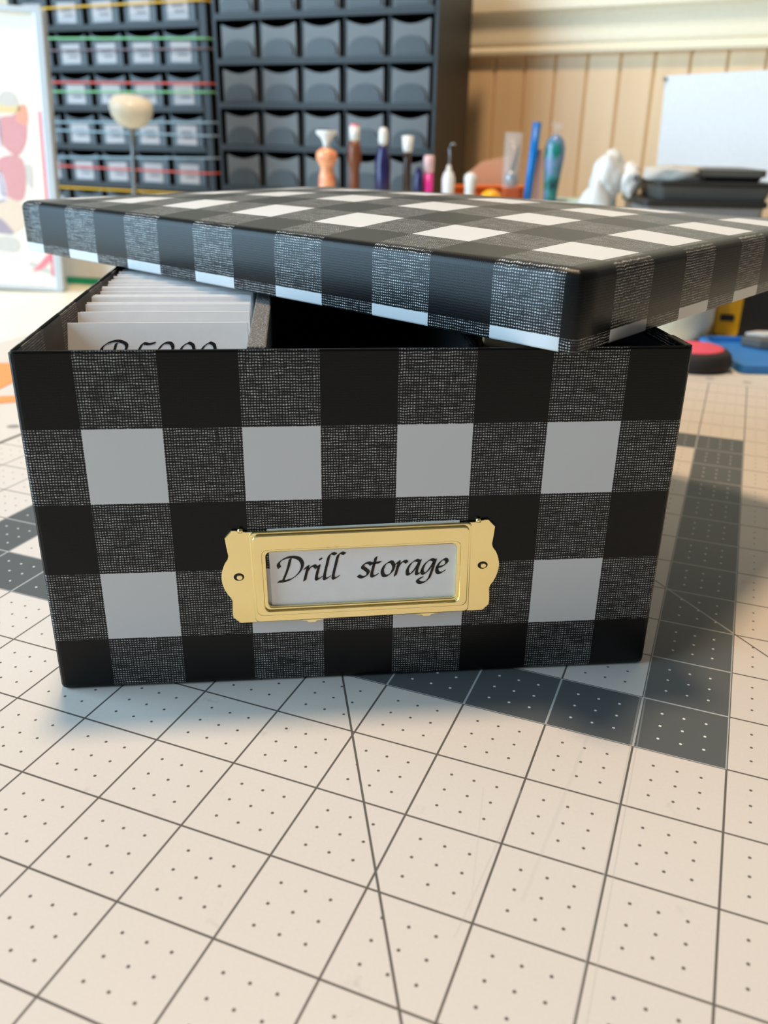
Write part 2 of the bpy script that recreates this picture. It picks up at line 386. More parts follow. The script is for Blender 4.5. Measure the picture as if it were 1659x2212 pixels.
prof = [(0.3, 9.70), (-.30, 9.70), (-.36, 9.76), (-.38, 9.88), (-.33, 10.0), (-.24, 10.04), (-.24, 10.12), (-.31, 10.16), (-.33, 10.26), (-.34, 10.62), (-.37, 10.80), (-.45, 11.05), (-.56, 11.28), (-.68, 11.42), (-.72, 11.46), (-.73, 11.52), (-.73, 12.5), (-.68, 12.58), (.3, 12.6)]
tb = new_bm()
L0 = [tb.verts.new((-60, y, z)) for y, z in prof]; L1 = [tb.verts.new((30.5, y, z)) for y, z in prof]
for i in range(len(prof)):
    j = (i + 1) % len(prof); tb.faces.new((L0[i], L0[j], L1[j], L1[i]))
tb.faces.new(L0); tb.faces.new(L1[::-1])
tag(finish('trim_1', tb, M['trim'], None, (*WP, 0), (0, 0, WY)), None, None, kind='structure')

table = empty('craft_table', wpt(0, 30, -29), WY)
tag(table, 'large cream table top under the cutting mat and craft supplies', 'table')
t0 = new_bm(); box(t0, -44, 44, -32, 29.5, 29 + TZ - 1.2, 29 + TZ); finish('table_top', t0, M['table'], table, bevel=.15)
for sx in (-42, 40):
    for sy in (-30, 27):
        lg = new_bm(); box(lg, sx, sx + 2, sy, sy + 2, 0, 29 + TZ - 1.2); finish('leg', lg, M['white'], table)

# ------------------------------------------------------------------ cutting mat
MA = -0.48159; MO = (0.8694, 0.3048)
def mat2box(X, Y):
    dx, dy = X + .62877, Y + .6723; c, s = math.cos(.48159), math.sin(.48159)
    return (dx * c + dy * s, -dx * s + dy * c)
mb = new_bm()
mo = rrect(-15.2, 13, -14, 19.3, .5, 4)
prism_z(mb, mo, TZ, 0)
uvl = mb.loops.layers.uv.new('UVMap')
for f in mb.faces:
    for lp in f.loops: lp[uvl].uv = (lp.vert.co.x, lp.vert.co.y)
mx, my = mat2box(0, 0)
tag(finish('cutting_mat', mb, MATP, None, (mx, my, 0), (0, 0, MA)), 'white self-healing cutting mat with grey grid lines and dark square border', 'cutting mat')

# ------------------------------------------------------------------ the gingham box
BW, BD, BH, TH = 7.385, 11.0, 4.19, .09
PU, PV, U0, V0 = .857, .8765, .648, .706          # pattern pitch and first seams of the front
box_root = empty('storage_box'); tag(box_root, 'open black and white gingham storage box with brass label holder', 'box')
def guv_front(x, z): return ((x - U0) / PU + 1, (z - V0) / PV + 1)      # floor odd = light stripe
def box_shell():
    bm = new_bm(); uvl = bm.loops.layers.uv.new('UVMap')
    ov = box(bm, 0, BW, 0, BD, 0, BH)
    bm.normal_update()
    top = [f for f in bm.faces if all(abs(v.co.z - BH) < 1e-6 for v in f.verts)][0]
    r = bmesh.ops.inset_region(bm, faces=[top], thickness=TH)
    e = bmesh.ops.extrude_face_region(bm, geom=[top])
    for v in [g for g in e['geom'] if isinstance(g, bmesh.types.BMVert)]: v.co.z = .09
    bmesh.ops.delete(bm, geom=[top], context='FACES_ONLY') if top.is_valid else None
    # rounding: upright and bottom edges
    ve = [ed for ed in bm.edges if len(ed.link_faces) == 2 and all(v.co.z > .2 or v.co.z < .01 for v in ed.verts) and abs(ed.verts[0].co.z - ed.verts[1].co.z) > 3 and all((v.co.x < .01 or v.co.x > BW - .01) for v in ed.verts)]
    be = [ed for ed in bm.edges if all(v.co.z < .001 for v in ed.verts)]
    bmesh.ops.bevel(bm, geom=ve + be, offset=.07, segments=3, affect='EDGES', profile=.5)
    te = [ed for ed in bm.edges if all(v.co.z > BH - .001 for v in ed.verts) and len(ed.link_faces) == 2 and any(abs(f.normal.z) < .5 for f in ed.link_faces)]
    bmesh.ops.bevel(bm, geom=te, offset=.025, segments=2, affect='EDGES')
    bm.normal_update()
    for f in bm.faces:
        n = f.normal; c = f.calc_center_median()
        for lp in f.loops:
            p = lp.vert.co
            if abs(n.z) > .75 and c.z > 3:             # rim
                on_side = c.x < TH + .01 or c.x > BW - TH - .01
                a = guv_front(p.y + .3, 3.9) if on_side else guv_front(p.x, 4.1)
                lp[uvl].uv = a
            elif abs(n.z) > .9: lp[uvl].uv = (p.x * 1.0, .5)
            elif abs(n.y) >= abs(n.x): lp[uvl].uv = guv_front(p.x, p.z)
            else:
                if abs(c.x - TH) < .02: lp[uvl].uv = guv_front(p.y + .12, p.z - .645)
                else: lp[uvl].uv = guv_front(p.y + .3, p.z)
    return bm
bodyo = finish('box_body', box_shell(), GING, box_root)
# black lining of the interior
ln = new_bm(); box(ln, BW - TH - .03, BW - TH, TH, BD - TH, .1, BH - .12); finish('lining', ln, M['black'], box_root)
ln = new_bm(); box(ln, 2.7, BW - TH - .03, TH, TH + .03, .1, BH - .06); finish('lining', ln, M['black'], box_root)
ln = new_bm(); box(ln, TH, BW - TH, BD - TH - .03, BD - TH, .1, BH - .12); finish('lining', ln, M['black'], box_root)
ln = new_bm(); box(ln, TH, BW - TH, TH, BD - TH, .09, .12); finish('lining', ln, M['black'], box_root)
# folded paper wraps on the right corner
wr = new_bm(); box(wr, BW - TH - .01, BW - .012, .03, .55, BH - .02, BH + .012); finish('corner_fold', wr, M['blk'], box_root, bevel=.01)

# brass label holder, a part of the box
pl = empty('label_holder', (3.69, 0, 1.51)); pl.parent = box_root; pl.rotation_euler = (0, math.radians(-1.05), 0)
def plate_outline():
    pts = []
    def ear(s):
        o = [(1.34, .60), (1.46, .625), (1.50, .625), (1.585, .53), (1.575, .42), (1.56, .30)]
        lob = [(1.57 + .09 * math.sin(PI * i / 10) ** .8, .26 - .52 * i / 10) for i in range(11)]
        o2 = [(1.555, -.30), (1.565, -.46), (1.56, -.53), (1.48, -.61), (1.34, -.61)]
        return [(x * s, z) for x, z in o + lob + o2]
    R = ear(1); Lf = ear(-1)[::-1]
    return R + Lf
def half_split(poly): return poly
win = rrect(-1.13, 1.13, -.40, .33, .06, 4)
# flat ears and back flange: built as two ear plates and a raised centre frame
ot = plate_outline()
for s in (1, -1):
    eb = new_bm(); half = [(x, z) for x, z in ot if x * s > 0]
    poly = [(s * 1.22, .60)] + (half if s > 0 else half[::-1]) + [(s * 1.22, -.60)]
    prism(eb, poly, -.035, -.012)
    finish('ear_plate', eb, GOLD, pl, bevel=.008)
cf = new_bm(); n4 = 4
ring_prism(cf, rrect(-1.30, 1.30, -.60, .60, .05, n4), win, -.055, -.012)
finish('frame_base', cf, GOLD, pl, bevel=.015)
rf = new_bm(); ring_prism(rf, rrect(-1.27, 1.27, -.50, .57, .07, n4), rrect(-1.17, 1.17, -.44, .37, .07, n4), -.085, -.05)
finish('raised_border', rf, GOLD, pl, bevel=.022, seg=3)
for sx in (-.62, .78):
    nb = new_bm(); prism(nb, [(sx - .16, -.60), (sx - .06, -.615), (sx - .04, -.635), (sx + .04, -.635), (sx + .06, -.615), (sx + .16, -.60)], -.05, -.015); finish('tab', nb, GOLD, pl)
for sx, sz in ((-1.455, .02), (1.455, .02)):
    hole = new_bm(); prism(hole, [(sx + .062 * math.cos(2 * PI * i / 16), sz + .05 * math.sin(2 * PI * i / 16)) for i in range(16)], -.0365, -.034); finish('screw_hole', hole, M['ink'], pl)
    sc = new_bm(); prism(sc, [(sx + .008 + .036 * math.cos(2 * PI * i / 12), sz - .004 + .034 * math.sin(2 * PI * i / 12)) for i in range(12)], -.05, -.036); finish('screw', sc, GOLD, pl, bevel=.012)
for sx in (-1.40, 1.38):
    for sz in (.615,):
        kn = new_bm(); lathe(kn, [(0, -.035), (.035, -.02), (.035, .02), (0, .035)], 8); finish('edge_pip', kn, GOLD, pl, (sx, -.024, sz), smooth=True)
cd = empty('label_card', (3.70, -.012, 1.51)); tag(cd, 'white card lettered Drill storage in the brass holder', 'label card')
cd.rotation_euler = (0, math.radians(-1.25), 0)
cb = new_bm(); box(cb, -1.10, 1.15, 0, .009, -.50, .615); finish('card', cb, M['card'], cd)
lettering('lettering', 'Drill storage', .195, 2.03, M['ink'], cd, (-1.015, -.0015, -.075))

# ------------------------------------------------------------------ contents of the box
LEAN = .41                                        # the cards lean back in their row
def card(x0, x1, y, z1, z0=.135, mat='card'):
    L = (z1 - z0) / math.cos(LEAN)
    bm = new_bm(); box(bm, x0, x1, 0, .028, 0, L)
    return finish('index_card', bm, M[mat], None, (0, y - L * math.sin(LEAN), z0), (-LEAN, 0, 0), bevel=.004, seg=1)
front_len = (4.10 - .135) / math.cos(LEAN)
front = empty('index_card', (0, 1.90 - front_len * math.sin(LEAN), .135)); front.rotation_euler = (-LEAN, 0, 0)
tag(front, 'foremost white index card in the box, lettered B5200', 'card', 'white index cards in the box')
fb = new_bm(); box(fb, .17, 2.38, 0, .03, 0, front_len); finish('card', fb, M['card'], front, bevel=.004, seg=1)
lettering('lettering', 'B5200', .24, 1.42, M['ink'], front, (.55, -.002, front_len - .62), nib=.17)
tag(card(.12, 2.2, 2.02, 3.86, mat='cardb'), 'shorter white index card peeking out behind the B5200 card', 'card', 'white index cards in the box')
ys = [(2.50, .20, 2.38, 4.12), (2.56, .15, 2.37, 4.10), (2.64, .16, 2.37, 4.08), (3.02, .18, 2.36, 4.125), (3.09, .14, 2.37, 4.11), (3.18, .14, 2.36, 4.12),
      (3.55, .13, 2.36, 4.13), (3.63, .13, 2.35, 4.135), (3.72, .14, 2.36, 4.13), (4.05, .15, 2.36, 4.12), (4.28, .13, 2.36, 4.14), (4.36, .12, 2.37, 4.14), (4.62, .15, 2.36, 4.13),
      (4.80, .13, 2.36, 4.15), (5.02, .13, 2.35, 4.14), (5.28, .12, 2.36, 4.15), (5.50, .14, 2.36, 4.15), (5.75, .12, 2.36, 4.155), (5.98, .14, 2.37, 4.15), (6.3, .12, 2.36, 4.15), (6.55, .13, 2.36, 4.15), (6.9, .13, 2.36, 4.15), (7.25, .14, 2.36, 4.15)]
ORD = 'second third fourth fifth sixth seventh eighth ninth tenth eleventh twelfth thirteenth fourteenth fifteenth sixteenth seventeenth eighteenth nineteenth twentieth twenty-first twenty-second twenty-third twenty-fourth'.split()
for i, (y, a, b, z) in enumerate(ys):
    tag(card(a, b, y, z), 'plain white index card, %s in the row behind the B5200 card' % ORD[i], 'card', 'white index cards in the box')
fd = new_bm(); box(fd, 2.42, 2.64, .55, BD - .16, .125, 4.10)
tag(finish('foam_divider', fd, M['foamg'], None, bevel=.02), 'grey foam divider strip beside the row of white cards', 'divider')
fd = new_bm(); box(fd, 5.02, 5.18, 1.0, BD - .16, .125, 4.02); 
tag(finish('foam_divider', fd, M['foamk'], None, bevel=.06), 'black divider strip between empty compartment and brown board', 'divider')
fd = new_bm(); box(fd, 5.25, 6.7, 1.15, 1.25, .125, 4.06)
tag(finish('kraft_board', fd, M['kraft'], None, bevel=.01), 'brown kraft board standing in the compartment under the lid', 'board')

# ------------------------------------------------------------------ lid
KL = 1.034
LL, LD, LH, DOME = 11.162 * KL, 7.6 * KL, .8535 * KL, .235 * KL
LPU, LPV, LU0, LV0 = .8629 * KL, .8623 * KL, -.6264 * KL, 1.1514 * KL
def lid_mesh():
    bm = new_bm(); uvl = bm.loops.layers.uv.new('UVMap')
    r = .13; NX, NY = 46, 32
    uvs = {}
    def dome(x, y):
        a = 2 * x / LL + 1; b = 2 * y / LD - 1
        return DOME * max(0, 1 - a * a) * max(0, 1 - b * b)
    xs = [-LL + r + (LL - 2 * r) * i / NX for i in range(NX + 1)]; yy = [r + (LD - 2 * r) * j / NY for j in range(NY + 1)]
    g = [[bm.verts.new((x, y, dome(x, y))) for y in yy] for x in xs]
    def tuv(x, y): return ((x - LU0) / LPU + 1.5, (y - LV0) / LPV + 1.5)
    def face(vs, uv):
        f = bm.faces.new(vs); f.smooth = True
        for lp, c in zip(f.loops, uv): lp[uvl].uv = c
    for i in range(NX):
        for j in range(NY):
            q = (g[i][j], g[i + 1][j], g[i + 1][j + 1], g[i][j + 1]); face(q, [tuv(v.co.x, v.co.y) for v in q])
    # walls: rings of the perimeter walked down the rounded edge, each side mapped straight down
    sides = [([g[i][0] for i in range(NX + 1)], (0, -1), 'x'), ([g[NX][j] for j in range(NY + 1)], (1, 0), 'y'),
             ([g[i][NY] for i in range(NX, -1, -1)], (0, 1), 'x'), ([g[0][j] for j in range(NY, -1, -1)], (-1, 0), 'y')]
    WT = .07
    rows = []
    for k in range(1, 6):
        a = PI / 2 * k / 5; rows.append((r * math.sin(a), -r * (1 - math.cos(a)), 0))
    rows += [(r, -.45, 0), (r, -LH + .03, 0), (r - .01, -LH + .008, 0), (r - .03, -LH, 0), (r - WT, -LH, 1), (r - WT, -.1, 1)]
    # corner columns shared: build all rings around the whole outline with rounded upright corners
    outline = []
    for si, (vv, nrm, ax) in enumerate(sides):
        for v in vv: outline.append((v, nrm, ax, si))
    allr = []
    for (v, nrm, ax, si) in outline: allr.append([v])
    for (ro, dz, inner) in rows:
        for idx, (v, nrm, ax, si) in enumerate(outline):
            nx, ny = nrm
            # at side ends lean towards the corner diagonal
            first = idx == 0 or outline[idx - 1][3] != si; last = idx == len(outline) - 1 or outline[idx + 1][3] != si
            tx, ty = -ny, nx                      # walking direction along the side
            ext = 0
            if not inner:
                ext = ro * .62
            else: ext = r - WT
            px, py = v.co.x + nx * ro, v.co.y + ny * ro
            if last: px += tx * ext; py += ty * ext
            if first: px -= tx * ext; py -= ty * ext
            allr[idx].append(bm.verts.new((px, py, v.co.z + dz)))
    n = len(outline)
    R = len(rows)
    def suv(v, ax, si, k, dz):
        dist = 0 if k == 0 else min(-dz + (.0 if k else 0), LH)
        s = (v.co.x - LU0) / LPU + 1.5 if ax == 'x' else (v.co.y - LV0) / LPV + 1.5
        # dark row runs from the top edge to .70 below it, then the light row
        w = 2.0 - (dist - .70 * KL) / LPV
        w = 2.0 + (.70 * KL - dist) / LPV if dist < .70 * KL else 2.0 - (dist - .70 * KL) / LPV
        return (s, w)
    for idx in range(n):
        j = (idx + 1) % n
        ax, si = outline[idx][2], outline[idx][3]
        if outline[j][3] != si:                      # corner bridge
            for k in range(R):
                a, b, c, d = allr[idx][k], allr[idx][k + 1], allr[j][k + 1], allr[j][k]
                q = [x for x in ((a, b, c, d) if a is not d else (a, b, c))]
                dz0 = 0 if k == 0 else rows[k - 1][1]; dz1 = rows[k][1]
                if k == 0 and (a.co - d.co).length < 1e-6: q = [a, b, c]; uv = [suv(a, ax, si, k, dz0), suv(a, ax, si, k + 1, dz1), suv(a, ax, si, k + 1, dz1)]
                else: uv = [suv(allr[idx][0], ax, si, k, dz0), suv(allr[idx][0], ax, si, k + 1, dz1), suv(allr[idx][0], ax, si, k + 1, dz1), suv(allr[idx][0], ax, si, k, dz0)]
                try: face(q, uv)
                except ValueError: pass
            continue
        for k in range(R):
            a, b, c, d = allr[idx][k], allr[idx][k + 1], allr[j][k + 1], allr[j][k]
            dz0 = 0 if k == 0 else rows[k - 1][1]; dz1 = rows[k][1]
            face((a, b, c, d), [suv(a, ax, si, k, dz0), suv(b, ax, si, k + 1, dz1), suv(c, ax, si, k + 1, dz1), suv(d, ax, si, k, dz0)])
    # underside of the lid panel
    f = [allr[i][-1] for i in range(n)]
    try: bm.faces.new(f)
    except ValueError: pass
    bmesh.ops.remove_doubles(bm, verts=bm.verts[:], dist=1e-5)
    return bm
lid_rot = math.atan2(-.73482, .67825)
lid_root = empty('box_lid', (5.880, -.409, BH + .006 + LH), lid_rot)
tag(lid_root, 'black and white gingham lid lying askew on top of the open box', 'box lid')
finish('lid_panel', lid_mesh(), GING, lid_root)

# ------------------------------------------------------------------ drawer cabinets
def drawer_meshes(w, h, d):
    """front face with scooped top edge and tray behind; half-moon pull; label card"""
    bm = new_bm(); top = []
    for i in range(9):
        t = i / 8; x = -w / 2 + w * t; top.append((x, h - .16 * h * math.sin(PI * t) * .9))
    prism(bm, [(-w / 2, 0), (w / 2, 0)] + top[::-1], -.10, 0)
    box(bm, -w / 2, -w / 2 + .06, 0, d, 0, h * .9); box(bm, w / 2 - .06, w / 2, 0, d, 0, h * .9); box(bm, -w / 2 + .06, w / 2 - .06, 0, d, 0, .06)
    bmesh.ops.recalc_face_normals(bm, faces=bm.faces[:])
    def mk(b, nm):
        for v in b.verts: v.co *= S
        me = bpy.data.meshes.new(nm); bmesh.ops.recalc_face_normals(b, faces=b.faces[:]); b.to_mesh(me); b.free(); return me
    dm = mk(bm, 'drawer')
    pb_ = new_bm(); arc = [(.45 * w * math.cos(PI * i / 10), .06 + .50 * h * math.sin(PI * i / 10) ** .7) for i in range(11)]
    prism(pb_, arc, -.20, -.10); pm = mk(pb_, 'pull')
    lb = new_bm(); box(lb, -.34 * w, .30 * w, -.13, -.10, .08, .70 * h); lm = mk(lb, 'label')
    cb_ = new_bm()
    for a, b, c, e in ((-.18, .16, .42, .50), (-.12, .20, .26, .33)): box(cb_, a * w, b * w, -.135, -.13, c * h, e * h)
    cm = mk(cb_, 'code')
    return dm, pm, lm, cm
def cabinet(label, P, yaw, s0, s1, cells, pw, zb, pvv, rows, depth, face_mat, labelled, pulls, pull_mat):
    root = empty('drawer_cabinet', (*P, TZ), yaw); tag(root, label, 'drawer cabinet', 'black drawer cabinets at the back wall')
    ztop = zb[-1] + pvv + .2 - TZ
    bm = new_bm()
    box(bm, s0, cells[0] - .04, -.05, depth, 0, ztop); box(bm, cells[-1] + pw + .02, s1, -.05, depth, 0, ztop)
    box(bm, s0, s1, depth, depth + .15, 0, ztop)
    box(bm, cells[0] - .04, cells[-1] + pw + .02, -.05, depth, ztop - .2, ztop)
    for z in zb: box(bm, cells[0] - .04, cells[-1] + pw + .02, -.10, depth, z - TZ - .16, z - TZ + .10)
    if zb[0] - TZ - .16 > .02: box(bm, cells[0] - .04, cells[-1] + pw + .02, -.05, depth, 0, zb[0] - TZ - .16)
    for c in cells[1:]: box(bm, c - .05, c + .05, .25, depth, 0, ztop - .1)
    finish('frame', bm, M['blackplastic'], root)
    w, h = pw - .38, pvv - .44
    dm, pm, lm, cm = drawer_meshes(w, h, depth * .8)
    dm.materials.append(M[face_mat]); pm.materials.append(M[pull_mat]); lm.materials.append(M['label']); cm.materials.append(M['codeink'])
    rnd = random.Random(3)
    for ri, z in enumerate(zb):
        for ci, c in enumerate(cells):
            dr = put('drawer', dm, root, (c + pw / 2 + .02, .12 - (.05 * rnd.random()), z - TZ + .11), (0, 0, 0))
            if pulls(ri, ci): put('pull', pm, dr)
            if labelled(ri, ci):
                put('label', lm, dr, rot=(0, rnd.uniform(-.03, .03), 0)); put('code', cm, dr)
    return root
CY = -.5
zR = [10.957 - 1.8 * k for k in range(6, -1, -1)]            # shelf heights, lowest first
zR = [z for z in zR if z > 0]
cabR = cabinet('tall black cabinet of smoky clear drawers, mostly unlabelled, behind the pens', (-.344, 36.106), CY, -.02, 10.86, [.18 + 2.1 * i for i in range(5)], 2.1, zR, 1.8, 0, 4.2, 'drawer', lambda r, c: r == len(zR) - 1 and c < 4, lambda r, c: True, 'pull')
zL = [10.786 - 1.8 * k for k in range(5, -1, -1)]
PL = (-8.575, 41.331)
cabL = cabinet('black drawer cabinet with white labels and coloured elastic cords, behind the framed print', PL, CY, -2.75, 8.95, [-2.36 + 2.18 * i for i in range(5)], 2.18, zL, 1.8, 0, 4.6, 'drawer_dark', lambda r, c: True, lambda r, c: False, 'pull')
def lpt(s, out, z): return (PL[0] + s * math.cos(CY) + out * math.sin(CY), PL[1] + s * math.sin(CY) - out * math.cos(CY), z)
for za, zb_, mt, lab in ((11.6, 11.67, 'cyel', 'yellow elastic cord across the top labelled drawers'), (10.35, 10.14, 'cgrn', 'pale green elastic cord across the second row of labelled drawers'), (9.78, 9.72, 'cpnk', 'thin mauve elastic cord under the pale green one'),
                    (8.37, 8.26, 'cred', 'red elastic cord above a pale green one on the labelled drawers'), (7.93, 7.89, 'cgrn', 'pale green elastic cord just under the red one'),
                    (6.48, 6.58, 'cblu', 'pale blue elastic cord, upper of a pair level with the round knob'), (6.14, 5.99, 'cblu', 'pale blue elastic cord, lower of a pair below the round knob'),
                    (4.78, 4.99, 'cblu', 'pale blue elastic cord just above the lowest red one'), (4.42, 4.3, 'cred', 'lowest red elastic cord, crossing behind the thin stem'), (3.35, 3.3, 'cyel', 'lowest yellow elastic cord, just above the gingham lid')):
    bm = new_bm(); pts = [lpt(-2.82, -4.9, za), lpt(-2.82, .12, za), lpt(-2.5, .22, za)] + [lpt(-2.5 + 11.2 * i / 6, .27, za + (zb_ - za) * i / 6) for i in range(7)] + [lpt(9.02, .12, zb_), lpt(9.02, -4.9, zb_), ]
    tube(bm, pts, .042, 8)
    tag(finish('elastic_cord', bm, M[mt], None, smooth=True), lab, 'cord', 'elastic cords stretched over the labelled drawers')

# ------------------------------------------------------------------ framed print on the left
fr = empty('framed_print', (-9.02, 29.3, TZ + .12), 0); fr.rotation_euler = (math.radians(-1.0), math.radians(2.8), math.radians(-6))
tag(fr, 'silver framed print with small coloured figures standing left of the box', 'picture')
# local x: right edge 2.45
fx0, fx1, fz = -4.6, 2.42, 10.45
bm = new_bm(); ring_prism(bm, rrect(fx0, fx1, 0, fz, .15, 3), rrect(fx0 + .32, fx1 - .36, .14, fz - .2, .1, 3), -.2, .25); finish('frame', bm, M['silverframe'], fr, bevel=.05)
bm = new_bm(); box(bm, fx0 + .2, fx1 - .2, 0, .12, .1, fz - .1); finish('print_sheet', bm, M['sheet'], fr)
bm = new_bm(); box(bm, fx1 - .52, fx1 - .37, -.03, 0, .6, 6.9); finish('spine_strip', bm, M['redspine'], fr)
def blob(pts, m, y=-.012):
    b = new_bm(); prism(b, [(p.x, p.y) for p in spline(pts + [pts[0]], 4)[:-1]], y, -.0); finish('print_shape', b, M[m], fr)
blob([(.25, 7.1), (.55, 7.5), (.95, 7.5), (1.15, 7.1), (.7, 6.9)], 'p4'); blob([(.3, 6.75), (1.1, 6.8), (1.2, 7.05), (.7, 7.0), (.3, 7.05)], 'p5', -.016)
blob([(.3, 5.6), (.3, 6.5), (.9, 6.7), (1.35, 7.0), (1.35, 5.9), (.9, 5.2)], 'p1'); blob([(1.0, 6.5), (1.1, 7.0), (1.42, 7.05), (1.42, 6.4)], 'p2', -.016)
blob([(-.4, 5.3), (-.2, 7.2), (.3, 7.1), (.3, 5.5)], 'p3'); blob([(-.6, 7.9), (-.3, 9.4), (.05, 9.3), (.1, 8.0)], 'p4'); blob([(.1, 3.7), (.1, 5.0), (1.1, 5.1), (1.0, 3.6)], 'p1')
blob([(-.6, 3.4), (-.6, 4.7), (.2, 4.6), (.3, 3.5)], 'p3'); blob([(-.2, 2.4), (-.1, 3.4), (.8, 3.5), (1.0, 2.7), (.4, 2.2)], 'p7'); blob([(-.2, 2.2), (-.1, 2.8), (.3, 2.5), (.45, 2.2)], 'p8', -.016)
blob([(1.15, 2.3), (1.2, 2.6), (1.4, 2.5), (1.35, 2.25)], 'p4'); blob([(1.2, 4.2), (1.2, 4.9), (1.45, 4.8), (1.4, 4.0)], 'p4'); blob([(-.5, 1.5), (-.5, 2.0), (.55, 2.05), (.55, 1.5)], 'p4')
blob([(1.05, .75), (1.3, .95), (1.75, 1.45), (1.9, 1.5), (1.85, 1.2), (1.45, .85)], 'p6', -.018); blob([(.95, 1.0), (1.1, 1.15), (1.9, .85), (2.0, .7), (1.5, .75)], 'p4')  # red leaf, then its grey shadow put in as a flat coloured shape

# white tub with a green base by the print
tb_ = empty('craft_tub', (-5.0, 31.4, TZ), -.35); tag(tb_, 'white tub with a green base band between print and box', 'tub')
bm = new_bm(); prism_z(bm, rrect(-2.0, 2.0, -.9, .9, .25, 4), .28, 1.5); finish('tub_body', bm, M['white'], tb_, bevel=.06)
bm = new_bm(); prism_z(bm, rrect(-2.04, 2.04, -.94, .94, .25, 4), 0, .28); finish('base_band', bm, M['green'], tb_, bevel=.04)

# cream round knob on a thin stem
ms = empty('round_head_stand', (-4.35, 33.6, TZ)); tag(ms, 'cream round flattened knob on a thin grey stem before the labelled drawers', 'stand')
bm = new_bm(); lathe(bm, [(0, 0), (.9, 0), (.95, .08), (.9, .2), (.2, .28), (0, .28)], 24); finish('base', bm, M['ivory'], ms, smooth=True)
bm = new_bm(); tube(bm, [(0, 0, .2), (.12, 0, 2.4), (.27, 0, 4.6), (.37, 0, 6.35)], .095, 10); finish('stem', bm, M['steel'], ms, smooth=True)
bm = new_bm(); lathe(bm, [(0, -.70), (.25, -.66), (.62, -.5), (.86, -.2), (.95, .12), (.92, .36), (.78, .54), (.42, .64), (0, .66)], 28); finish('head', bm, M['ivory'], ms, (.40, 0, 7.02), (math.radians(12), math.radians(7), 0), smooth=True)

# ------------------------------------------------------------------ pens standing in a rack
RK = 2.9
bm = new_bm(); box(bm, 3.4, 10.6, 26.3, 27.7, TZ, RK)
rk = finish('pen_rack', bm, M['white'], None, bevel=.1); tag(rk, 'white block rack holding the row of decorated pens', 'pen rack')
def pen(label, x, y, parts, lean=0):
    r = empty('craft_pen', (x, y, RK)); r.rotation_euler = (0, lean, 0); tag(r, label, 'pen', 'decorated pens in the rack')
    for nm, prof, m in parts:
        b = new_bm(); lathe(b, prof, 20); finish(nm, b, M[m], r, smooth=True)
    return r
def z(v): return v - RK
pen('coral swirl resin pen with a flared white tip', 4.37, 27, [('barrel', [(.26, 0), (.30, z(4.0)), (.33, z(4.35)), (.30, z(4.75)), (.24, z(4.98)), (.32, z(5.15)), (.42, z(5.35)), (.40, z(5.55)), (.26, z(5.68)), (.14, z(5.74))], 'RO'),
    ('tip', [(.15, z(5.70)), (.13, z(5.85)), (.22, z(6.05)), (.40, z(6.22)), (.40, z(6.32)), (0, z(6.32))], 'white')])
pen('brown turned pen with a pale pink-topped cap', 5.45, 27, [('barrel', [(.2, 0), (.2, z(4.7)), (.19, z(4.95)), (.23, z(5.1)), (.28, z(5.4)), (.24, z(5.75)), (.19, z(5.98))], 'brownm'), ('cap', [(.19, z(5.95)), (.2, z(6.48)), (0, z(6.48))], 'white'), ('cap_top', [(.17, z(6.47)), (.17, z(6.57)), (0, z(6.57))], 'p6')])
pen('navy blue faceted pen with a slim white tip', 6.56, 27, [('barrel', [(.3, 0), (.3, z(4.6)), (.32, z(5.1)), (.30, z(5.35)), (.2, z(5.7)), (.14, z(5.88))], 'RN'), ('tip', [(.16, z(5.85)), (.19, z(6.0)), (.18, z(6.3)), (.12, z(6.46)), (0, z(6.47))], 'white')])
pen('dark brown pen with a square white cap', 7.52, 27, [('barrel', [(.16, 0), (.16, z(5.2)), (.14, z(5.62))], 'RK'), ('cap', [(.17, z(5.6)), (.2, z(5.75)), (.23, z(6.18)), (0, z(6.2))], 'white')])
pen('small dark navy pen without a cap beside the pink pen', 7.98, 26.9, [('barrel', [(.2, 0), (.2, z(4.6)), (.12, z(5.0)), (0, z(5.1))], 'RN')])
pen('bright pink pen with a pale pink cap', 8.38, 27, [('barrel', [(.19, 0), (.19, z(4.88))], 'pinkm'), ('cap', [(.2, z(4.86)), (.22, z(5.40)), (.17, z(5.5)), (0, z(5.5))], 'pinkc')])
wp = pen('white bulb-shaped pen with a bent wire tip', 9.18, 27, [('barrel', [(.22, 0), (.25, z(4.2)), (.26, z(4.65)), (.2, z(4.85)), (.1, z(4.98)), (.08, z(5.15)), (0, z(5.16))], 'white')])
bm = new_bm(); tube(bm, [(0, 0, z(5.1)), (.02, 0, z(5.5)), (-.02, 0, z(5.75)), (.06, 0, z(5.92)), (.16, 0, z(5.94)), (.22, 0, z(5.86))], .03, 8); finish('wire_tip', bm, M['steel'], wp, smooth=True)
pen('plain white pen with a rounded cap end', 10.07, 27, [('barrel', [(.2, 0), (.22, z(4.3)), (.26, z(4.6)), (.24, z(4.78)), (.12, z(4.88)), (0, z(4.9))], 'white')])

